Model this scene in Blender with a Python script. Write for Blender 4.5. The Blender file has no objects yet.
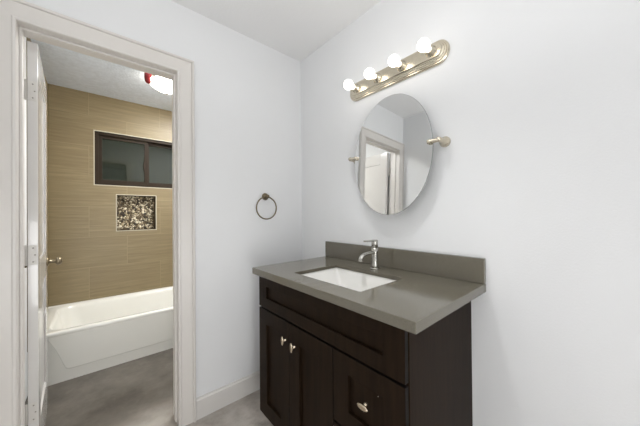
import bpy, bmesh, math, random
from mathutils import Vector, Matrix
random.seed(7)
S = bpy.context.scene
COL = S.collection
PI = math.pi

# ------------------------------------------------------------------ camera
cam_d = bpy.data.cameras.new('camera')
cam = bpy.data.objects.new('camera', cam_d); COL.objects.link(cam)
F = Vector((0.65414250, 0.75635392, 0.00513264)); Rt = Vector((0.75636571, -0.65409643, -0.00829221)); U = Vector((0.00291460, -0.00930644, 0.99995245))
m = Matrix((Rt, U, -F)).transposed().to_4x4()
m.translation = Vector((-1.23135, -1.65185, 1.21318))
cam.matrix_world = m
cam_d.sensor_width = 36; cam_d.sensor_fit = 'HORIZONTAL'
cam_d.lens = 256.34 / 640 * 36
cam_d.shift_x = -0.0008
cam_d.clip_start = 0.02
S.camera = cam

# ------------------------------------------------------------------ world, light, exposure
w = bpy.data.worlds.new('night'); S.world = w; w.use_nodes = True
w.node_tree.nodes['Background'].inputs[0].default_value = (0.020, 0.026, 0.016, 1)
w.node_tree.nodes['Background'].inputs[1].default_value = 1.0
S.view_settings.view_transform = 'Standard'; S.view_settings.look = 'None'
S.view_settings.gamma = 1; S.view_settings.use_curve_mapping = False
S.view_settings.exposure = 0.17

def area(name, loc, rot, sx, sy, power, color=(1, 1, 1)):
    d = bpy.data.lights.new(name, 'AREA'); d.shape = 'RECTANGLE'; d.size = sx; d.size_y = sy
    d.energy = power; d.color = color
    o = bpy.data.objects.new(name, d); COL.objects.link(o); o.location = loc; o.rotation_euler = rot
    return o
area('added_room_fill', (-0.78, -3.12, 1.15), (PI / 2, 0, 0), 1.4, 2.1, 1, (1.0, 1.0, 1.0))  # soft fill added behind the camera, no opening in the wall there
sd = bpy.data.lights.new('added_counter_fill', 'SPOT'); sd.energy = 44; sd.spot_size = math.radians(95); sd.spot_blend = 1.0; sd.shadow_soft_size = .08  # unseen spot added to brighten the countertop and floor
so_ = bpy.data.objects.new('added_counter_fill', sd); COL.objects.link(so_); so_.location = (-0.66, -0.95, 2.43)
area('bounced_flash', (-1.25, -1.55, 1.70), (math.radians(180), math.radians(0), 0), .4, .4, 8.5, (1.0, 1.0, 1.0))
area('flash_softbox', (-1.33, -2.6, 0.65), (math.radians(88), 0, math.radians(18)), .42, 1.0, 12.5, (1.0, 1.0, 1.0))
area('added_bath_fill', (-0.30, 0.95, 2.44), (0, 0, 0), .5, .5, 27, (1.0, 1.0, 1.0))  # extra fill added out of view to brighten the tub room
BULB = 4.2
BATH = 15.0

# ------------------------------------------------------------------ materials
def lin(c):
    return tuple(((v / 255) / 12.92 if v / 255 <= 0.04045 else ((v / 255 + 0.055) / 1.055) ** 2.4) for v in c) + (1,)

class NT:
    def __init__(s, name):
        s.m = bpy.data.materials.new(name); s.m.use_nodes = True
        s.t = s.m.node_tree; s.b = s.t.nodes['Principled BSDF']
    def n(s, typ, **kw):
        x = s.t.nodes.new(typ)
        for k, v in kw.items():
            if k.startswith('i_'):
                key = k[2:].replace('_', ' ')
                x.inputs[key].default_value = v
            else: setattr(x, k, v)
        return x
    def l(s, a, b): s.t.links.new(a, b)
    def coords(s, scale=(1, 1, 1), loc=(0, 0, 0), rot=(0, 0, 0)):
        tc = s.n('ShaderNodeNewGeometry'); mp = s.n('ShaderNodeMapping')
        s.l(tc.outputs['Position'], mp.inputs['Vector'])
        mp.inputs['Scale'].default_value = scale; mp.inputs['Location'].default_value = loc; mp.inputs['Rotation'].default_value = rot
        return mp.outputs['Vector']
    def noise(s, vec, scale, detail=3, rough=.5):
        x = s.n('ShaderNodeTexNoise'); x.inputs['Scale'].default_value = scale; x.inputs['Detail'].default_value = detail
        x.inputs['Roughness'].default_value = rough
        s.l(vec, x.inputs['Vector']); return x.outputs['Fac']
    def ramp(s, fac, stops):
        x = s.n('ShaderNodeValToRGB'); e = x.color_ramp.elements
        e[0].position, e[0].color = stops[0]; e[1].position, e[1].color = stops[-1]
        for p, c in stops[1:-1]:
            k = e.new(p); k.color = c
        s.l(fac, x.inputs['Fac']); return x.outputs['Color']
    def bump(s, h, strength, dist):
        x = s.n('ShaderNodeBump'); x.inputs['Strength'].default_value = strength; x.inputs['Distance'].default_value = dist
        s.l(h, x.inputs['Height']); s.l(x.outputs['Normal'], s.b.inputs['Normal'])
    def mix(s, fac, a, b):
        x = s.n('ShaderNodeMix', data_type='RGBA')
        if isinstance(fac, float): x.inputs[0].default_value = fac
        else: s.l(fac, x.inputs[0])
        for v, i in ((a, 6), (b, 7)):
            if isinstance(v, tuple): x.inputs[i].default_value = v
            else: s.l(v, x.inputs[i])
        return x.outputs[2]

def plain(name, rgb, rough=.5, metal=0, var=.04, scale=12, bump=0, bscale=200, bdist=.001, coat=0, spec=.5):
    t = NT(name); c = lin(rgb)
    v = t.coords(); f = t.noise(v, scale, 3)
    lo = tuple(x * (1 - var) for x in c[:3]) + (1,); hi = tuple(min(1, x * (1 + var)) for x in c[:3]) + (1,)
    t.l(t.ramp(f, [(.3, lo), (.7, hi)]), t.b.inputs['Base Color'])
    t.b.inputs['Roughness'].default_value = rough; t.b.inputs['Metallic'].default_value = metal
    t.b.inputs['Coat Weight'].default_value = coat; t.b.inputs['Specular IOR Level'].default_value = spec
    if bump: t.bump(t.noise(v, bscale, 2), bump, bdist)
    return t.m

def emissive(name, rgb, strength, base=(240, 240, 240)):
    t = NT(name); t.b.inputs['Base Color'].default_value = lin(base)
    t.b.inputs['Emission Color'].default_value = lin(rgb); t.b.inputs['Emission Strength'].default_value = strength
    t.b.inputs['Roughness'].default_value = .3
    return t.m

M = {}
M['wall'] = plain('painted_wall', (236, 237, 238), .55, var=.01, scale=3, bump=.35, bscale=140, bdist=.0015)
M['ceiling'] = plain('painted_ceiling', (238, 238, 238), .8, var=.01, scale=3, bump=.4, bscale=90, bdist=.002)
M['rough_ceiling'] = plain('textured_ceiling', (226, 234, 246), .8, var=.06, scale=30, bump=.8, bscale=60, bdist=.004)
M['trim'] = plain('white_trim_paint', (224, 220, 215), .35, var=.01, scale=5)
M['base'] = plain('baseboard_paint', (220, 217, 213), .35, var=.01, scale=5)
M['door'] = plain('glossy_door_paint', (218, 216, 213), .16, var=.01, scale=5, coat=.3)
M['hinge'] = plain('painted_hinge', (214, 211, 206), .35, var=.02, scale=40)
M['screw'] = plain('screw_head', (150, 145, 138), .4, metal=.6)
M['tub'] = plain('tub_enamel', (240, 239, 232), .13, var=.01, scale=4, coat=.3)
M['ceramic'] = plain('sink_ceramic', (238, 237, 233), .08, var=.005, scale=4, coat=.5)
M['nickel'] = plain('brushed_nickel', (212, 203, 184), .25, metal=1, var=.06, scale=60)
M['chrome'] = plain('satin_chrome', (184, 182, 175), .2, metal=1, var=.03, scale=60)
M['knobmetal'] = plain('nickel_knob', (205, 192, 170), .25, metal=1, var=.03, scale=60)
M['knob_dark'] = plain('worn_nickel', (150, 138, 116), .3, metal=1, var=.05, scale=60)
M['ringmetal'] = plain('antique_nickel', (132, 120, 98), .3, metal=1, var=.05, scale=60)
M['brass'] = plain('aged_brass', (150, 128, 84), .3, metal=1, var=.05, scale=60)
M['bronze'] = plain('dark_bronze_frame', (46, 34, 20), .5, var=.08, scale=30, spec=.25)
M['gap_shade'] = plain('painted_gap_shade', (18, 15, 12), .8)  # near-black face frame colour, paints shade into the gaps between the fronts
M['red'] = plain('red_plastic', (120, 6, 16), .35)
M['bead'] = plain('tile_edge_trim', (206, 199, 178), .4)
M['bulb'] = emissive('lit_bulb', (255, 250, 242), BULB)
M['shade'] = emissive('lit_glass_shade', (255, 250, 235), BATH)

def tile_mat(name, axis):
    t = NT(name)
    g = t.n('ShaderNodeNewGeometry'); s = t.n('ShaderNodeSeparateXYZ'); t.l(g.outputs['Position'], s.inputs[0])
    ax = t.n('ShaderNodeMath', operation='ADD'); t.l(s.outputs[axis], ax.inputs[0]); ax.inputs[1].default_value = 1.0 + .61 * 10
    az = t.n('ShaderNodeMath', operation='ADD'); t.l(s.outputs[2], az.inputs[0]); az.inputs[1].default_value = .825 + .305 * 2
    c = t.n('ShaderNodeCombineXYZ'); t.l(ax.outputs[0], c.inputs[0]); t.l(az.outputs[0], c.inputs[1])
    b = t.n('ShaderNodeTexBrick'); b.offset = .5; b.offset_frequency = 2; b.squash = 1
    b.inputs['Scale'].default_value = 1; b.inputs['Brick Width'].default_value = .61; b.inputs['Row Height'].default_value = .305
    b.inputs['Mortar Size'].default_value = .0018; b.inputs['Mortar Smooth'].default_value = .2; b.inputs['Bias'].default_value = 0
    b.inputs['Color1'].default_value = (0, 0, 0, 1); b.inputs['Color2'].default_value = (1, 1, 1, 1); b.inputs['Mortar'].default_value = (.5, .5, .5, 1)
    t.l(c.outputs[0], b.inputs['Vector'])
    # stretched grain, shifted from tile to tile
    off = t.n('ShaderNodeVectorMath', operation='MULTIPLY_ADD'); t.l(b.outputs['Color'], off.inputs[0])
    off.inputs[1].default_value = (7, 3, 5); t.l(c.outputs[0], off.inputs[2])
    mp = t.n('ShaderNodeMapping'); t.l(off.outputs[0], mp.inputs['Vector']); mp.inputs['Scale'].default_value = (3.2, 60, 1)
    grain = t.noise(mp.outputs[0], 1.0, 6, .65)
    mp2 = t.n('ShaderNodeMapping'); t.l(off.outputs[0], mp2.inputs['Vector']); mp2.inputs['Scale'].default_value = (2.0, 9, 1)
    broad = t.noise(mp2.outputs[0], 1.0, 3)
    col = t.ramp(grain, [(.28, lin((122, 107, 79))), (.5, lin((148, 132, 100))), (.75, lin((180, 165, 130)))])
    col2 = t.mix(broad, lin((128, 113, 84)), col)
    tone = t.mix(b.outputs['Color'], lin((136, 120, 90)), lin((152, 137, 104)))
    col3 = t.mix(.25, col2, tone)
    fin = t.mix(b.outputs['Fac'], col3, lin((160, 145, 113)))
    t.l(fin, t.b.inputs['Base Color'])
    t.b.inputs['Roughness'].default_value = .38
    inv = t.n('ShaderNodeMath', operation='SUBTRACT'); inv.inputs[0].default_value = 1; t.l(b.outputs['Fac'], inv.inputs[1])
    t.bump(inv.outputs[0], .5, .002)
    return t.m
M['tile_x'] = tile_mat('tile_back', 0)
M['tile_y'] = tile_mat('tile_side', 1)

def floor_mat():
    t = NT('stained_concrete'); v = t.coords()
    n1 = t.noise(v, 2.2, 8, .62); n2 = t.noise(t.coords(loc=(4, 2, 0)), 7, 8, .7)
    w1 = t.n('ShaderNodeTexNoise'); w1.inputs['Scale'].default_value = 1.3; w1.inputs['Detail'].default_value = 6; w1.inputs['Distortion'].default_value = 1.2
    t.l(t.coords(loc=(1.7, .6, 0)), w1.inputs['Vector'])
    a = t.ramp(n1, [(.38, lin((152, 144, 135))), (.5, lin((200, 192, 183))), (.60, lin((238, 231, 222)))])
    b_ = t.ramp(n2, [(.36, lin((132, 125, 116))), (.5, lin((196, 188, 179))), (.66, lin((246, 241, 234)))])
    c = t.mix(w1.outputs['Fac'], a, b_)
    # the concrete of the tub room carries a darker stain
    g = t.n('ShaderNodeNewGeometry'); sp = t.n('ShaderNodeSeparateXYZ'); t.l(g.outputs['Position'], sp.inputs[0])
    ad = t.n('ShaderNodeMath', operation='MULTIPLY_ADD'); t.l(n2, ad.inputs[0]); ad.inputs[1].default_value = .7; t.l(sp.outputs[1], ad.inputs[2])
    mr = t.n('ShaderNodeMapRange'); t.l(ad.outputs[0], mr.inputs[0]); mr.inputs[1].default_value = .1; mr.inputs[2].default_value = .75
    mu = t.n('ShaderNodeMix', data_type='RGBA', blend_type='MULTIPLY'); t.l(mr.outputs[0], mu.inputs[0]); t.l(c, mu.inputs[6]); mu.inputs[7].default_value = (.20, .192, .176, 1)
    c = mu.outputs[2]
    t.l(c, t.b.inputs['Base Color']); t.b.inputs['Roughness'].default_value = .42
    t.bump(n2, .15, .003)
    return t.m
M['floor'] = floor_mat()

def quartz():
    t = NT('taupe_quartz'); v = t.coords()
    a = t.noise(v, 420, 2); b_ = t.noise(v, 5, 4)
    c = t.ramp(a, [(.35, lin((96, 92, 80))), (.5, lin((108, 103, 91))), (.68, lin((120, 115, 102)))])
    d = t.mix(b_, c, lin((107, 102, 90)))
    t.l(d, t.b.inputs['Base Color']); t.b.inputs['Roughness'].default_value = .13; t.b.inputs['Specular IOR Level'].default_value = .75
    return t.m
M['quartz'] = quartz()
M['honed'] = plain('honed_quartz_edge', (98, 93, 82), .55, var=.06, scale=300, spec=.3)

def espresso():
    t = NT('espresso_wood')
    v = t.coords(scale=(14, 14, 1.2)); g = t.noise(v, 3, 5, .6)
    c = t.ramp(g, [(.3, lin((28, 19, 12))), (.7, lin((40, 29, 19)))])
    t.l(c, t.b.inputs['Base Color']); t.b.inputs['Roughness'].default_value = .5; t.b.inputs['Specular IOR Level'].default_value = .08
    t.bump(g, .05, .001)
    return t.m
M['wood'] = espresso()
M['dark_edge'] = plain('near_black_edge', (16, 11, 8), .6, spec=.2)  # outer edges of the fronts, darker than their faces

def mirror_mat():
    t = NT('mirror_silver'); t.b.inputs['Base Color'].default_value = (.80, .81, .81, 1); t.b.inputs['Metallic'].default_value = 1
    t.b.inputs['Roughness'].default_value = .004; return t.m
M['mirror'] = mirror_mat()
M['mirror_edge'] = plain('mirror_edge', (158, 162, 160), .2, metal=.3)

def glass_mat():
    t = NT('window_glass'); t.b.inputs['Base Color'].default_value = lin((180, 190, 168)); t.b.inputs['Transmission Weight'].default_value = 1
    t.b.inputs['Roughness'].default_value = .02; t.b.inputs['IOR'].default_value = 1.5
    v = t.coords(); t.bump(t.noise(v, 25, 2), .03, .001)
    return t.m
M['glass'] = glass_mat()
for i, c in enumerate([(240, 230, 206), (186, 170, 138), (104, 88, 64), (50, 40, 30), (214, 202, 172), (146, 132, 106)]):
    M['peb%d' % i] = plain('pebble_stone_%s' % 'abcdef'[i], c, .3, var=.12, scale=80)
M['grout'] = plain('pebble_grout', (92, 80, 60), .8)

# ------------------------------------------------------------------ mesh helpers (world coordinates in, local out)
WL = {}
class MB:
    def __init__(s): s.bm = bmesh.new(); s.mats = []; s.T = Matrix.Identity(4)
    def _v(s, p): return s.bm.verts.new(s.T @ Vector(p))
    def _f(s, vs, mi=0, sm=False):
        try: f = s.bm.faces.new(vs)
        except ValueError: return None
        f.material_index = mi; f.smooth = sm; return f
    def box(s, x0, x1, y0, y1, z0, z1, mi=0):
        v = [s._v((x, y, z)) for x in (x0, x1) for y in (y0, y1) for z in (z0, z1)]
        for q in ((0, 1, 3, 2), (4, 6, 7, 5), (0, 4, 5, 1), (2, 3, 7, 6), (0, 2, 6, 4), (1, 5, 7, 3)): s._f([v[i] for i in q], mi)
    def loops(s, rings, cap0=True, cap1=True, mi=0, sm=True, close=False):
        R = [[s._v(p) for p in r] for r in rings]; n = len(R[0])
        pairs = list(zip(R, R[1:])) + ([(R[-1], R[0])] if close else [])
        for a, b in pairs:
            for i in range(n): s._f([a[i], a[(i + 1) % n], b[(i + 1) % n], b[i]], mi, sm)
        if cap0 and not close: s._f(R[0][::-1], mi)
        if cap1 and not close: s._f(R[-1], mi)
    def lathe(s, o, axis, prof, n=32, mi=0, sm=True, caps=True):
        ax = Vector(axis).normalized(); h = Vector((0, 0, 1)) if abs(ax.z) < .9 else Vector((1, 0, 0))
        u = ax.cross(h).normalized(); v = ax.cross(u); o = Vector(o)
        s.loops([[o + ax * d + (u * math.cos(2 * PI * k / n) + v * math.sin(2 * PI * k / n)) * max(r, 1e-5) for k in range(n)] for r, d in prof], caps, caps, mi, sm)
    def tube(s, pts, rad, n=16, mi=0, up=(0, 0, 1), sx=1.0, close=False):
        pts = [Vector(p) for p in pts]; rings = []
        for i, p in enumerate(pts):
            a = pts[i - 1] if (i > 0 or close) else p; b = pts[(i + 1) % len(pts)] if (i < len(pts) - 1 or close) else p
            t = (b - a).normalized(); u = t.cross(Vector(up)).normalized(); v = t.cross(u)
            r = rad[i] if isinstance(rad, (list, tuple)) else rad
            rings.append([p + (u * math.cos(2 * PI * k / n) * sx + v * math.sin(2 * PI * k / n)) * r for k in range(n)])
        s.loops(rings, True, True, mi, True, close)
    def prism(s, prof, fn, a, b, mi=0, sm=False):
        """2D profile swept from a to b: fn(u, v, t) -> point"""
        s.loops([[fn(u, v, t) for u, v in prof] for t in (a, b)], True, True, mi, sm)
    def build(s, name, mat, parent=None, bevel=0, seg=2):
        bmesh.ops.recalc_face_normals(s.bm, faces=s.bm.faces)
        me = bpy.data.meshes.new(name)
        o = bpy.data.objects.new(name, me); COL.objects.link(o)
        if parent:
            o.parent = parent; org = WL.get(parent.name, Vector())
            WL[o.name] = org
        else:
            xs = [v.co for v in s.bm.verts]
            org = Vector(((min(c.x for c in xs) + max(c.x for c in xs)) / 2, (min(c.y for c in xs) + max(c.y for c in xs)) / 2, min(c.z for c in xs)))
            o.location = org; WL[o.name] = org
        bmesh.ops.translate(s.bm, verts=s.bm.verts, vec=-org)
        s.bm.to_mesh(me); s.bm.free()
        for x in (mat if isinstance(mat, list) else [mat]): me.materials.append(M[x])
        if bevel:
            md = o.modifiers.new('bevel', 'BEVEL'); md.width = bevel; md.segments = seg; md.limit_method = 'ANGLE'; md.angle_limit = math.radians(40)
            md.harden_normals = False
        return o

def thing(name, loc, label, cat, group=None, kind=None):
    o = bpy.data.objects.new(name, None); COL.objects.link(o); o.location = loc; WL[o.name] = Vector(loc)
    o.empty_display_size = .1
    return tag(o, label, cat, group, kind)
def tag(o, label=None, cat=None, group=None, kind=None):
    if label: o['label'] = label
    if cat: o['category'] = cat
    if group: o['group'] = group
    if kind: o['kind'] = kind
    return o
def struct(o, label=None): return tag(o, label, None, None, 'structure')
def arc(cx, cy, r, a0, a1, n):
    return [(cx + r * math.cos(a0 + (a1 - a0) * i / n), cy + r * math.sin(a0 + (a1 - a0) * i / n)) for i in range(n + 1)]

# ------------------------------------------------------------------ dimensions
XL = -1.57; YB = -3.2; H = 2.44; H2 = 2.452; T = .12
BXL, BXR, BY = -1.60, -.08, 1.80
OX0, OX1, OZ = -1.491, -.889, 2.040      # door opening

# ------------------------------------------------------------------ room shell
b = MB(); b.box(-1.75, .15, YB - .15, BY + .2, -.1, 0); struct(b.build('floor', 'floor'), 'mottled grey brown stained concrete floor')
b = MB(); b.box(-1.75, .15, YB - .15, .06, H, H + .12); struct(b.build('ceiling', 'ceiling'), 'white ceiling above the vanity room')
b = MB(); b.box(-1.75, .15, .06, BY + .2, H2, H2 + .11); struct(b.build('ceiling_bathroom', 'rough_ceiling'), 'light grey textured ceiling over the tub room')
b = MB(); b.box(0, .15, YB - .15, BY + .2, 0, H + .015); struct(b.build('wall_right', 'wall'), 'white wall behind the vanity and mirror')
b = MB(); b.box(-1.75, XL, YB - .15, 0, 0, H); struct(b.build('wall_left', 'wall'), 'white side wall seen in the mirror')
b = MB(); b.box(XL, 0, YB - .15, YB, 0, H); struct(b.build('wall_front', 'wall'), 'white wall opposite the doorway')
b = MB()
b.box(-1.75, OX0 - .02, 0, T, 0, H); b.box(OX1 + .02, 0, 0, T, 0, H); b.box(OX0 - .02, OX1 + .02, 0, T, OZ + .02, H)
bmesh.ops.remove_doubles(b.bm, verts=b.bm.verts, dist=1e-5)
struct(b.build('wall_back', 'wall'), 'white wall with the doorway and towel ring')
b = MB(); b.box(-1.75, BXL, T, BY, 0, H2, 0); b.box(BXL, BXL + .012, .96, BY, .30, H2, 1)
struct(b.build('wall_bathroom_left', ['wall', 'tile_y']))
b = MB(); b.box(BXR, 0, T, BY, 0, H2, 0); b.box(BXR - .012, BXR, .96, BY, .30, H2, 1)
struct(b.build('wall_bathroom_right', ['wall', 'tile_y']))
WX0, WX1, WZ0, WZ1 = -1.262, -.36, 1.535, 2.080
NX0, NX1, NZ0, NZ1 = -1.088, -.738, 1.058, 1.436
b = MB()
xs = [-1.6, WX0, NX0, NX1, WX1, -.0]; zs = [0, NZ0, NZ1, WZ0, WZ1, H2]
for i in range(5):
    for j in range(5):
        cx, cz = (xs[i] + xs[i + 1]) / 2, (zs[j] + zs[j + 1]) / 2
        if (WX0 < cx < WX1 and WZ0 < cz < WZ1) or (NX0 < cx < NX1 and NZ0 < cz < NZ1): continue
        b.box(xs[i], xs[i + 1], BY, BY + .2, zs[j], zs[j + 1])
bmesh.ops.remove_doubles(b.bm, verts=b.bm.verts, dist=1e-5)
dd = [f for f in b.bm.faces if all(len(e.link_faces) > 2 for e in f.edges)]
struct(b.build('wall_bathroom_far', 'tile_x'), 'tan wood-grain tiled wall above the bathtub')

# ------------------------------------------------------------------ door casing, jamb, stop
CW = .090
cas = [(0, 0), (0, .009), (.003, .013), (.009, .014), (.013, .0125), (.015, .008), (.018, .0085), (.070, .016), (.072, .012), (.074, .012), (.076, .020), (.081, .023), (.086, .022), (CW, .015), (CW, 0)]
def casing(ysurf, sgn):
    b = MB()
    def ring(x, z, dx, dz): return [(x + dx * u, ysurf + sgn * v, z + dz * u) for u, v in cas]
    rings = [ring(OX0, 0, -1, 0), ring(OX0, OZ, -1, 1), ring(OX1, OZ, 1, 1), ring(OX1, 0, 1, 0)]
    b.loops(rings, True, True, 0, False)
    return b
struct(casing(-.0005, -1).build('trim_1', 'trim'), 'white moulded casing around the doorway')
def casing_bath():
    b = MB(); y0, y1 = T, T + .014
    b.box(OX1 - .0, OX1 + .07, y0, y1, 0, OZ + .07); b.box(OX0 - .012, OX1, y0, y1, OZ + .012, OZ + .07)
    return b
struct(casing_bath().build('trim_2', 'trim'), 'plain casing on the tub side of the doorway')
b = MB()
b.box(OX0 - .02, OX0, 0, T, 0, OZ + .02); b.box(OX1, OX1 + .02, 0, T, 0, OZ + .02); b.box(OX0, OX1, 0, T, OZ, OZ + .02)
jamb = b.build('trim_3', 'trim'); struct(jamb, 'white door jamb lining the doorway')
b = MB()
b.box(OX0, OX0 + .010, .034, .070, 0, OZ); b.box(OX1 - .010, OX1, .034, .070, .012, OZ); b.box(OX0 + .010, OX1 - .010, .034, .070, OZ - .010, OZ)
b.build('door_stop', 'trim', jamb, bevel=.002)

# baseboards
bbp = [(0, 0), (.015, 0), (.015, .110), (.008, .116), (.007, .124), (0, .124)]
b = MB(); b.prism(bbp, lambda u, v, t: (t, -u, v), OX1 + CW, 0); struct(b.build('baseboard_back', 'base'), 'white baseboard under the towel ring')
b = MB(); b.prism(bbp, lambda u, v, t: (-u, t, v), YB, -1.245); struct(b.build('baseboard_right', 'base'))
b = MB(); b.prism(bbp, lambda u, v, t: (XL + u, t, v), YB, -.03); struct(b.build('baseboard_left', 'base'))

# ------------------------------------------------------------------ door leaf (open into the tub room)
LT, LWD = .034, .575
piv = Vector((-1.481, .128, 0)); ang = math.radians(3.2)
door = thing('door_1', piv, 'white panelled door standing open into the tub room', None, kind='structure')
TD = Matrix.Translation(piv) @ Matrix.Rotation(ang, 4, 'Z')
def dbox(b, x0, x1, y0, y1, z0, z1): b.box(x0, x1, y0, y1, z0, z1)
b = MB(); b.T = TD
z0, z1 = .012, 2.03
b.box(0, LT, 0, .10, z0, z1); b.box(0, LT, LWD - .10, LWD, z0, z1)
for a_, c_ in ((z0, .22), (.86, 1.00), (1.90, z1)): b.box(0, LT, .10, LWD - .10, a_, c_)
b.build('door_leaf', 'door', door, bevel=.002)
for a_, c_ in ((.22, .86), (1.00, 1.90)):
    b = MB(); b.T = TD
    b.box(.008, LT - .008, .10, LWD - .10, a_, c_)
    b.build('door_panel', 'door', door)
b = MB(); b.T = TD
KY, KZ = LWD - .062, .935
for sg, x in ((1, LT), (-1, 0)):
    b.lathe((x, KY, KZ), (sg, 0, 0), [(.031, 0), (.031, .004), (.026, .009), (.012, .012), (.010, .038), (.016, .044), (.021, .042), (.0245, .050), (.023, .060), (.016, .067), (0, .070)], 28)
b.build('door_knob', 'knob_dark', door); 
for k, hz in enumerate((1.80, 1.035, .305)):
    b = MB(); b.T = TD
    b.box(.001, .030, -.0022, .0005, hz - .045, hz + .045)
    b.lathe((-.0055, -.004, hz - .047), (0, 0, 1), [(.0055, 0), (.0055, .094)], 14)
    hg = b.build('door_hinge', 'hinge', door, bevel=.0008)
    b = MB(); b.T = TD
    for (sx, sz) in ((.018, -.032), (.024, 0), (.018, .032)):
        b.lathe((sx, -.0035, hz + sz), (0, 1, 0), [(0, 0), (.0028, .0004), (.0032, .0016)], 12)
    b.build('hinge_screws', 'screw', hg)
    b = MB(); b.box(OX0 - .0005, OX0 + .0018, .0705, T, hz - .045, hz + .045); b.build('hinge_plate', 'hinge', jamb)

# ------------------------------------------------------------------ window
win = thing('window_1', (WX0, BY, WZ0), 'dark bronze sliding window in the tiled wall', None, kind='structure')
def frame_rect(b, x0, x1, z0, z1, w_, y0, y1):
    b.box(x0, x0 + w_, y0, y1, z0, z1); b.box(x1 - w_, x1, y0, y1, z0, z1)
    b.box(x0 + w_, x1 - w_, y0, y1, z1 - w_, z1); b.box(x0 + w_, x1 - w_, y0, y1, z0, z0 + w_)
b = MB(); frame_rect(b, WX0, WX1, WZ0, WZ1, .030, BY + .012, BY + .11); b.build('window_frame', 'bronze', win, bevel=.002)
XM = -.828
for (x0, x1, y0) in ((WX0 + .028, XM + .020, BY + .036), (XM + .004, WX1 - .028, BY + .066)):
    b = MB(); frame_rect(b, x0, x1, WZ0 + .028, WZ1 - .028, .032, y0, y0 + .026); sh = b.build('window_sash', 'bronze', win, bevel=.002)
    b = MB(); b.box(x0 + .03, x1 - .03, y0 + .011, y0 + .015, WZ0 + .058, WZ1 - .058); b.build('window_pane', 'glass', sh)
b = MB(); b.box(XM - .022, XM - .006, BY + .024, BY + .036, 1.72, 1.82); b.box(XM - .026, XM - .012, BY + .008, BY + .028, 1.745, 1.79)
b.build('window_latch', 'bronze', win, bevel=.003)
b = MB(); 
def trimrect(b, x0, x1, z0, z1, w_, y0, y1):
    b.box(x0 - w_, x0, y0, y1, z0 - w_, z1 + w_); b.box(x1, x1 + w_, y0, y1, z0 - w_, z1 + w_)
    b.box(x0, x1, y0, y1, z1, z1 + w_); b.box(x0, x1, y0, y1, z0 - w_, z0)
trimrect(b, WX0, WX1, WZ0, WZ1, .008, BY - .003, BY + .012); struct(b.build('trim_4', 'bead'), 'thin cream tile edge around the window')

# ------------------------------------------------------------------ shower niche
ni = thing('shower_niche', ((NX0 + NX1) / 2, BY, NZ0), 'recessed square niche lined with pebble mosaic below the window', 'niche')
b = MB(); t_ = .004; ND = .088
b.box(NX0, NX0 + t_, BY, BY + ND, NZ0, NZ1); b.box(NX1 - t_, NX1, BY, BY + ND, NZ0, NZ1)
b.box(NX0, NX1, BY, BY + ND, NZ1 - t_, NZ1); b.box(NX0, NX1, BY, BY + ND, NZ0, NZ0 + t_)
b.box(NX0, NX1, BY + ND, BY + ND + .01, NZ0, NZ1)
b.build('niche_box', 'grout', ni)
b = MB(); trimrect(b, NX0, NX1, NZ0, NZ1, .007, BY - .004, BY + .010); b.build('niche_edging', 'bead', ni)
b = MB(); pts = []
tries = 0
while tries < 9000:
    tries += 1
    x, z = random.uniform(NX0 + .008, NX1 - .008), random.uniform(NZ0 + .008, NZ1 - .008)
    r = random.choice([.007, .009, .011, .013, .015]) if tries < 3000 else random.uniform(.0045, .008)
    if all((x - q[0]) ** 2 + (z - q[1]) ** 2 > (r + q[2]) ** 2 * .80 for q in pts): pts.append((x, z, r))
for (x, z, r) in pts:
    mi = random.choices(range(6), [4, 3, 3, 3, 3, 3])[0]; a = random.uniform(0, PI); el = random.uniform(.95, 1.3)
    rings = []
    for ph in (.0, .5, .9, 1.25):
        rr, dy = math.cos(ph), math.sin(ph) * r * .6
        rings.append([(x + math.cos(a) * rr * r * el * math.cos(2 * PI * k / 9) - math.sin(a) * rr * r / el * math.sin(2 * PI * k / 9), BY + ND - .001 - dy,
                       z + math.sin(a) * rr * r * el * math.cos(2 * PI * k / 9) + math.cos(a) * rr * r / el * math.sin(2 * PI * k / 9)) for k in range(9)])
    b.loops(rings, False, True, mi, True)
tag(b.build('pebble_mosaic', ['peb%d' % i for i in range(6)], ni), kind='stuff')

# ------------------------------------------------------------------ bathtub
tub = thing('bathtub', ((BXL + BXR) / 2, 1.40, 0), 'cream white alcove bathtub against the tiled wall', 'bathtub')
TY0, TY1, TZ = 1.018, BY - .002, .371
TX0, TX1 = BXL + .002, BXR - .002
def rrect(x0, x1, y0, y1, r, z, n=8):
    P = []
    for cx, cy, a in ((x1 - r, y1 - r, 0), (x0 + r, y1 - r, PI / 2), (x0 + r, y0 + r, PI), (x1 - r, y0 + r, 1.5 * PI)):
        P += [(u, v, z) for u, v in arc(cx, cy, r, a, a + PI / 2, n)]
    return P
b = MB()
R_ = []
R_.append(rrect(TX0, TX1, TY0 + .004, TY1, .003, .0))
R_.append(rrect(TX0, TX1, TY0 + .004, TY1, .003, TZ - .035))
R_.append(rrect(TX0, TX1, TY0 + .001, TY1, .003, TZ - .028))
R_.append(rrect(TX0, TX1, TY0, TY1, .003, TZ - .014))
R_.append(rrect(TX0, TX1, TY0 + .004, TY1, .004, TZ - .004))
R_.append(rrect(TX0 + .006, TX1 - .006, TY0 + .014, TY1 - .004, .01, TZ))
R_.append(rrect(TX0 + .070, TX1 - .080, TY0 + .055, TY1 - .035, .12, TZ - .002))
R_.append(rrect(TX0 + .082, TX1 - .092, TY0 + .066, TY1 - .046, .12, TZ - .012))
R_.append(rrect(TX0 + .095, TX1 - .105, TY0 + .075, TY1 - .055, .12, TZ - .04))
R_.append(rrect(TX0 + .14, TX1 - .28, TY0 + .10, TY1 - .09, .13, .14))
R_.append(rrect(TX0 + .20, TX1 - .34, TY0 + .15, TY1 - .13, .12, .085))
b.loops(R_, False, True, 0, True)
tb = b.build('tub_shell', 'tub', tub)
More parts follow.
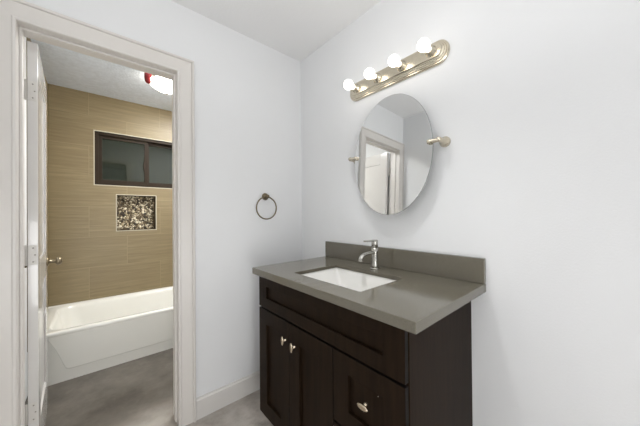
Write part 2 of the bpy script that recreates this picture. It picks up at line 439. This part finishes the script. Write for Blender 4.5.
# raised end ledge visible at the far rim
b = MB(); b.prism([(0, 0), (.030, 0), (.026, .012), (0, .018)], lambda u, v, t: (t, TY1 - u + .0, TZ - .002 + v * .5), TX0, TX1, sm=False)
b.build('tub_flange', 'tub', tub)
# raised apron field with a curved left end
b = MB()
left = [(-1.519, .338), (-1.508, .318), (-1.492, .285), (-1.470, .235), (-1.449, .175), (-1.432, .122), (-1.423, .095), (-1.412, .084), (-1.395, .080)]
prof = left + [(-.29, .080), (-.27, .084), (-.258, .095), (-.248, .122), (-.23, .175), (-.21, .235), (-.188, .285), (-.172, .318), (-.161, .338)]
y_out = TY0 + .000
inner = [(x + (.006 if x < -.84 else -.006), z + (.006 if z < .1 else 0)) for x, z in prof]
b.loops([[(x, TY0 + .006, z) for x, z in prof], [(x, y_out + .003, z) for x, z in prof], [(x, y_out, z) for x, z in inner]], False, True, 0, False)
b.build('apron_panel', 'tub', tub)

# ------------------------------------------------------------------ bathroom ceiling lamp and sprinkler
LX, LY = -.760, 1.00
lamp = thing('ceiling_lamp', (LX, LY, H2), 'lit white glass dome lamp on the tub room ceiling', 'ceiling lamp')
b = MB(); b.lathe((LX, LY, H2), (0, 0, -1), [(.112, 0), (.112, .030), (.104, .044), (.06, .046)], 40); b.build('lamp_base', 'brass', lamp)
b = MB(); b.lathe((LX, LY, H2), (0, 0, -1), [(.10, .044), (.137, .050), (.139, .055), (.134, .066), (.116, .084), (.086, .101), (.05, .113), (.02, .118), (0, .119)], 48, caps=False)
b.build('glass_shade', 'shade', lamp)
b = MB(); b.lathe((LX, LY, H2), (0, 0, -1), [(.006, .116), (.014, .120), (.012, .127), (.006, .130), (.010, .136), (.006, .142), (0, .144)], 20); b.build('finial', 'chrome', lamp)
SXP, SYP = -.905, .985
sp = thing('ceiling_sprinkler', (SXP, SYP, H2), 'small fire sprinkler under a red cap beside the dome lamp', 'sprinkler')
b = MB(); b.lathe((SXP, SYP, H2), (0, 0, -1), [(.030, 0), (.030, .004), (.012, .012), (.012, .03)], 24); b.build('escutcheon', 'brass', sp)
b = MB(); b.lathe((SXP, SYP, H2), (0, 0, -1), [(.022, .012), (.029, .018), (.029, .055), (.024, .082), (.014, .094), (0, .096)], 24); b.build('cap', 'red', sp)

# ------------------------------------------------------------------ vanity cabinet
VY0, VY1 = -1.2375, -.318       # right end (towards camera), left end
XF, XD = -.522, -.545          # face frame plane, door plane
CZ = .881; TK = .105
van = thing('vanity_cabinet', (-.27, (VY0 + VY1) / 2, 0), 'dark espresso vanity cabinet with shaker doors and drawers', 'cabinet')
W0 = -.003
def side(y0, y1):
    b = MB(); b.prism([(W0, 0), (-.46, 0), (-.46, TK), (XF, TK), (XF, CZ), (W0, CZ)], lambda u, v, t: (u, t, v), y0, y1); return b
b = MB()
b.loops([[(u, y_ + k * .005 * (u + .545) / .545, v) for u, v in [(W0, 0), (-.46, 0), (-.46, TK), (XF, TK), (XF, CZ), (W0, CZ)]] for y_, k in ((VY0, 1), (VY0 + .014, 0))], True, True, 0, False)
b.build('side_panel', 'wood', van, bevel=.001)
side(VY1 - .016, VY1).build('side_panel', 'wood', van, bevel=.001)
b = MB(); b.box(-.46, W0, VY0 + .016, VY1 - .016, TK, TK + .015); b.box(-.455, -.44, VY0 + .016, VY1 - .016, 0, TK); b.build('bottom_panel', 'wood', van)
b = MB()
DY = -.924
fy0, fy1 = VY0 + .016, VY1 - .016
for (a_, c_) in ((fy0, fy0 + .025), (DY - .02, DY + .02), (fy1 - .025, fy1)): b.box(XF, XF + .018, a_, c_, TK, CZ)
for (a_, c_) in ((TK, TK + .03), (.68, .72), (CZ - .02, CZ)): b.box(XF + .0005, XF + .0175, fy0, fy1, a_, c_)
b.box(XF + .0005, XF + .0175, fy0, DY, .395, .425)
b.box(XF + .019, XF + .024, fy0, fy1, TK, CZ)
b.build('face_frame', 'gap_shade', van)
def shaker(name, y0, y1, z0, z1, sw, label=None, rail=None):
    rail = rail or sw
    b = MB(); x0, x1 = XD, XF - .005
    b.box(x0, x1, y0, y0 + sw, z0, z1); b.box(x0, x1, y1 - sw, y1, z0, z1)
    b.box(x0, x1, y0 + sw, y1 - sw, z1 - rail, z1); b.box(x0, x1, y0 + sw, y1 - sw, z0, z0 + rail)
    b.box(x0 + .013, x1, y0 + sw, y1 - sw, z0 + rail, z1 - rail)
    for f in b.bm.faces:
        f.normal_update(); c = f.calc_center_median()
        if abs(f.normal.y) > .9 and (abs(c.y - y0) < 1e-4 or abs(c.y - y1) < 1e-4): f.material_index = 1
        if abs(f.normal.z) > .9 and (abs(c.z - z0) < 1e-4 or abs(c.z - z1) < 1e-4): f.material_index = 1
    bmesh.ops.remove_doubles(b.bm, verts=b.bm.verts, dist=1e-6)
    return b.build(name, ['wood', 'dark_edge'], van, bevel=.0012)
YR = -1.236
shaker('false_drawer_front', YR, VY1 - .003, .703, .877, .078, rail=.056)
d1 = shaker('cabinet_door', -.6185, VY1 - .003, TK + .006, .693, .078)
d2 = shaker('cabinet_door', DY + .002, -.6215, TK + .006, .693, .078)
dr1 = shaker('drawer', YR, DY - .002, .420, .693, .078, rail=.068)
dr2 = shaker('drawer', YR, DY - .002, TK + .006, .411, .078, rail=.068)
def cknob(par, y, z, vert):
    b = MB(); b.lathe((XD, y, z), (-1, 0, 0), [(.008, 0), (.0055, .003), (.0045, .017)], 20)
    h_, w_ = (.0225, .0095) if vert else (.0100, .0235)
    b.loops([[(XD - d, y + w_ * k_ * math.cos(a_) , z + h_ * k_ * math.sin(a_)) for a_ in [2 * PI * q / 32 for q in range(32)]] for d, k_ in ((.014, .5), (.0155, .9), (.019, 1.0), (.0225, .95), (.0245, .62))], True, True, 0, True)
    b.build('knob', 'knobmetal', par)
cknob(d1, -.592, .604, True); cknob(d2, -.668, .600, True)
cknob(dr1, -1.087, .565, False); cknob(dr2, -1.087, .266, False)
b = MB()
for (y, z) in ((-1.086, .617), (-1.128, .607)):
    b = MB(); b.lathe((XD + .0134, y, z), (-1, 0, 0), [(.0022, 0), (.0018, .0008), (0, .001)], 10)
    b.build('screw_plug', 'screw', dr1)

# ------------------------------------------------------------------ countertop
CX0, CY0, CY1, CT = -.578, -1.2905, -.302, .917
TH = .0355
hx0, hx1, hy0, hy1, hr = -.478, -.178, -1.008, -.572, .012
ct = thing('countertop', (-.29, (CY0 + CY1) / 2, CT - TH), 'polished taupe grey quartz countertop on the vanity cabinet', 'countertop')
b = MB()
outer = rrect(CX0, W0, CY0, CY1, .003, 0, 4); hole = rrect(hx0, hx1, hy0, hy1, hr, 0, 4)
def slab(b, zt, zb):
    rings = []
    ch = .0018
    def off(P, c, d, z):
        return [(x + (d if x < c[0] else -d), y + (d if y < c[1] else -d), z) for x, y, _ in P]
    c = ((hx0 + hx1) / 2, (hy0 + hy1) / 2)
    rings = [[(x, y, zt) for x, y, _ in hole] and off(hole, c, -ch, zt), off(outer, c, ch, zt), [(x, y, zt - ch) for x, y, _ in outer],
             [(x, y, zb + ch) for x, y, _ in outer], off(outer, c, ch, zb), off(outer, c, .030, zb), off(outer, c, .030, zt - .016), off(hole, c, -.0, zt - .016), [(x, y, zt - ch) for x, y, _ in hole]]
    b.loops(rings, False, False, 0, False, close=True)
    for f in b.bm.faces:
        c_ = f.calc_center_median()
        if hx0 - .001 < c_.x < hx1 + .001 and hy0 - .001 < c_.y < hy1 + .001: f.material_index = 1
slab(b, CT, CT - TH)
b.build('slab', ['quartz', 'honed'], ct)
b = MB(); b.box(-.0225, W0, CY0 + .001, CY1 - .001, CT + .0005, CT + .1055); b.build('backsplash', 'quartz', ct, bevel=.0015)

# ------------------------------------------------------------------ sink
sk = thing('sink_basin', ((hx0 + hx1) / 2, (hy0 + hy1) / 2, CT - TH - .13), 'white rectangular undermount sink set in the taupe countertop', 'sink')
b = MB(); zt = CT - .0164
e = .004
R_ = [rrect(hx0 - .02, hx1 + .02, hy0 - .02, hy1 + .02, .02, zt - .012), rrect(hx0 - .02, hx1 + .02, hy0 - .02, hy1 + .02, .02, zt),
      rrect(hx0 - .004, hx1 + .004, hy0 - .004, hy1 + .004, .012, zt), rrect(hx0 - .003, hx1 + .003, hy0 - .003, hy1 + .003, .013, zt - .004),
      rrect(hx0 + .016, hx1 - .010, hy0 + .026, hy1 - .026, .03, zt - .055),
      rrect(hx0 + .036, hx1 - .018, hy0 + .060, hy1 - .060, .035, zt - .098), rrect(hx0 + .060, hx1 - .035, hy0 + .085, hy1 - .085, .04, zt - .112),
      rrect(hx0 + .12, hx1 - .09, hy0 + .17, hy1 - .17, .03, zt - .118)]
b.loops(R_, False, True, 0, True)
R2 = [rrect(hx0 - .02, hx1 + .02, hy0 - .02, hy1 + .02, .02, zt - .012), rrect(hx0 - .006, hx1 + .006, hy0 - .006, hy1 + .006, .02, zt - .014), rrect(hx0 + .02, hx1 - .006, hy0 + .04, hy1 - .04, .03, zt - .112), rrect(hx0 + .10, hx1 - .07, hy0 + .15, hy1 - .15, .03, zt - .13)]
b.loops(R2, False, True, 0, True)
b.build('basin', 'ceramic', sk)
b = MB(); b.lathe((-.31, (hy0 + hy1) / 2, zt - .119), (0, 0, 1), [(.022, 0), (.022, .003), (.016, .003), (.014, .0015), (0, .0015)], 24); b.build('drain', 'chrome', sk)

# ------------------------------------------------------------------ faucet
FX, FY = -.108, -.797
fa = thing('faucet', (FX, FY, CT), 'brushed metal single-lever faucet standing behind the sink', 'faucet')
b = MB(); b.lathe((FX, FY, CT + .0005), (0, 0, 1), [(.026, 0), (.026, .004), (.0235, .007)], 32); b.build('base_plate', 'chrome', fa)
b = MB(); b.lathe((FX, FY, CT + .006), (0, 0, 1), [(.0215, 0), (.0200, .012), (.0180, .035), (.0172, .062), (.0172, .085), (.0172, .1085)], 32); b.build('body', 'chrome', fa)
b = MB(); b.lathe((FX, FY, CT + .1155), (0, 0, 1), [(.0168, 0), (.0174, .001), (.0174, .036), (.0160, .0405), (0, .0415)], 32); hd = b.build('lever_head', 'chrome', fa)
b = MB()
b.prism([(-.0115, -.0035), (.0115, -.0035), (.0115, .0035), (-.0115, .0035)], lambda u, v, t: (FX + .002 - t, FY + u * (1 - t * 1.2), CT + .1525 + v + t * .02), 0, .084)
b.build('lever', 'chrome', hd, bevel=.0015)
b = MB()
sp_ = [(FX - .006, CT + .088), (FX - .03, CT + .089), (FX - .06, CT + .088), (FX - .088, CT + .086), (FX - .106, CT + .079), (FX - .116, CT + .068), (FX - .120, CT + .054)]
b.tube([(x, FY, z) for x, z in sp_], [.0120, .0120, .0120, .0120, .0120, .0120, .0118], 20, up=(0, 1, 0), sx=.72)
b.build('spout', 'chrome', fa)

# ------------------------------------------------------------------ wall mirror (tilting oval)
MC = Vector((-.0605, -.858, 1.527)); ey = .240; ez = .3195
nrm = Vector((-1, .0016, .0317)).normalized(); hu = Vector((0, -1, 0)); hu = (hu - nrm * hu.dot(nrm)).normalized(); vu = nrm.cross(hu); 
if vu.z < 0: vu = -vu
mi_ = thing('wall_mirror', (0, MC.y, 1.208), 'frameless oval tilting mirror on the wall above the vanity', 'mirror')
def ell(sy, sz, d, n=96): return [MC + hu * (sy * math.cos(2 * PI * k / n)) + vu * (sz * math.sin(2 * PI * k / n)) + nrm * d for k in range(n)]
b = MB()
b.loops([ell(ey - .001, ez - .001, 0), ell(ey, ez, -.001), ell(ey, ez, -.0040), ell(ey - .001, ez - .001, -.0045)], False, True, 1, False)
b._f([b._v(p_) for p_ in ell(ey - .001, ez - .001, 0)], 0)
b.build('mirror_glass', ['mirror', 'mirror_edge'], mi_)
for sg, yy in ((-1, -1.128), (1, -.588)):
    b = MB()
    b.lathe((-.0005, yy, 1.548), (-1, 0, 0), [(.0250, 0), (.0250, .006), (.022, .013), (.015, .020), (.0125, .032), (.0115, .050), (.0115, .070), (.009, .0755), (0, .077)], 28)
    br = b.build('mirror_bracket', 'nickel', mi_)
    b = MB(); yin = yy - sg * .040
    b.lathe((-.068, yy, 1.546), (0, -sg, 0), [(.0085, 0), (.0095, .014), (.0095, .036), (.0108, .038), (.0108, .050), (.0085, .053), (0, .054)], 20)
    b.build('pivot_pin', 'nickel', br)

# ------------------------------------------------------------------ vanity light bar
LY0, LY1, LZ = -1.155, -.540, 1.978
vl = thing('vanity_light', (0, (LY0 + LY1) / 2, LZ - .055), 'brushed nickel light bar with four globe bulbs above the mirror', 'wall lamp')
def bar_ring(h, hw, x, n=10):
    """stadium-like outline, hw half-length, h half-height, chamfered round ends"""
    P = []; c = (LY0 + LY1) / 2
    e_ = h * .95
    for k in range(n * 2 + 1):
        a = -PI / 2 + PI * k / (n * 2); P.append((x, c + hw - e_ + e_ * math.cos(a) * 1.0, LZ + h * math.sin(a)))
    for k in range(n * 2 + 1):
        a = PI / 2 + PI * k / (n * 2); P.append((x, c - hw + e_ + e_ * math.cos(a), LZ + h * math.sin(a)))
    return P
b = MB(); HW = (LY1 - LY0) / 2
b.loops([bar_ring(.056, HW, -.0005), bar_ring(.056, HW, -.010), bar_ring(.052, HW - .004, -.014), bar_ring(.047, HW - .009, -.014), bar_ring(.045, HW - .011, -.020), bar_ring(.040, HW - .016, -.021),
         bar_ring(.038, HW - .018, -.027), bar_ring(.033, HW - .023, -.029), bar_ring(.031, HW - .025, -.036), bar_ring(.029, HW - .027, -.038)], True, True, 0, True)
bo = b.build('backplate', 'nickel', vl)
md = bo.modifiers.new('split', 'EDGE_SPLIT'); md.split_angle = math.radians(32)
for y in (-.616, -.772, -.926, -1.082):
    b = MB(); b.lathe((-.037, y, 1.981), (-1, 0, 0), [(.026, 0), (.026, .003), (.019, .006), (.019, .026), (.017, .028), (0, .028)], 28); so = b.build('socket', 'nickel', vl)
    b = MB(); r = .0285; cx = .071
    prof_ = [(.0125, .026), (.0135, .040)] + [(r * math.sin(a), cx - r * math.cos(a)) for a in [math.radians(d) for d in range(36, 181, 12)]] + [(0, cx + r)]
    b.lathe((-.037, y, 1.981), (-1, 0, 0), prof_, 32); b.build('bulb', 'bulb', vl)

# ------------------------------------------------------------------ towel ring
RX, RZ = -.328, 1.343
tr = thing('towel_ring', (RX, 0, RZ), 'empty round metal towel ring on the wall beside the doorway', 'towel ring')
b = MB(); b.lathe((RX, -.0005, RZ), (0, -1, 0), [(.0255, 0), (.0255, .004), (.023, .010), (.013, .014), (.0095, .018), (.0095, .028), (.0125, .030), (.0125, .042), (.009, .045), (0, .0455)], 28); b.build('wall_mount', 'ringmetal', tr)
b = MB(); rr = .078
b.tube([(RX - .008 + rr * math.sin(2 * PI * k / 64), -.037, RZ - .004 - rr + rr * math.cos(2 * PI * k / 64)) for k in range(64)], .0045, 12, up=(0, 1, 0), close=True)
b.build('ring', 'ringmetal', tr)
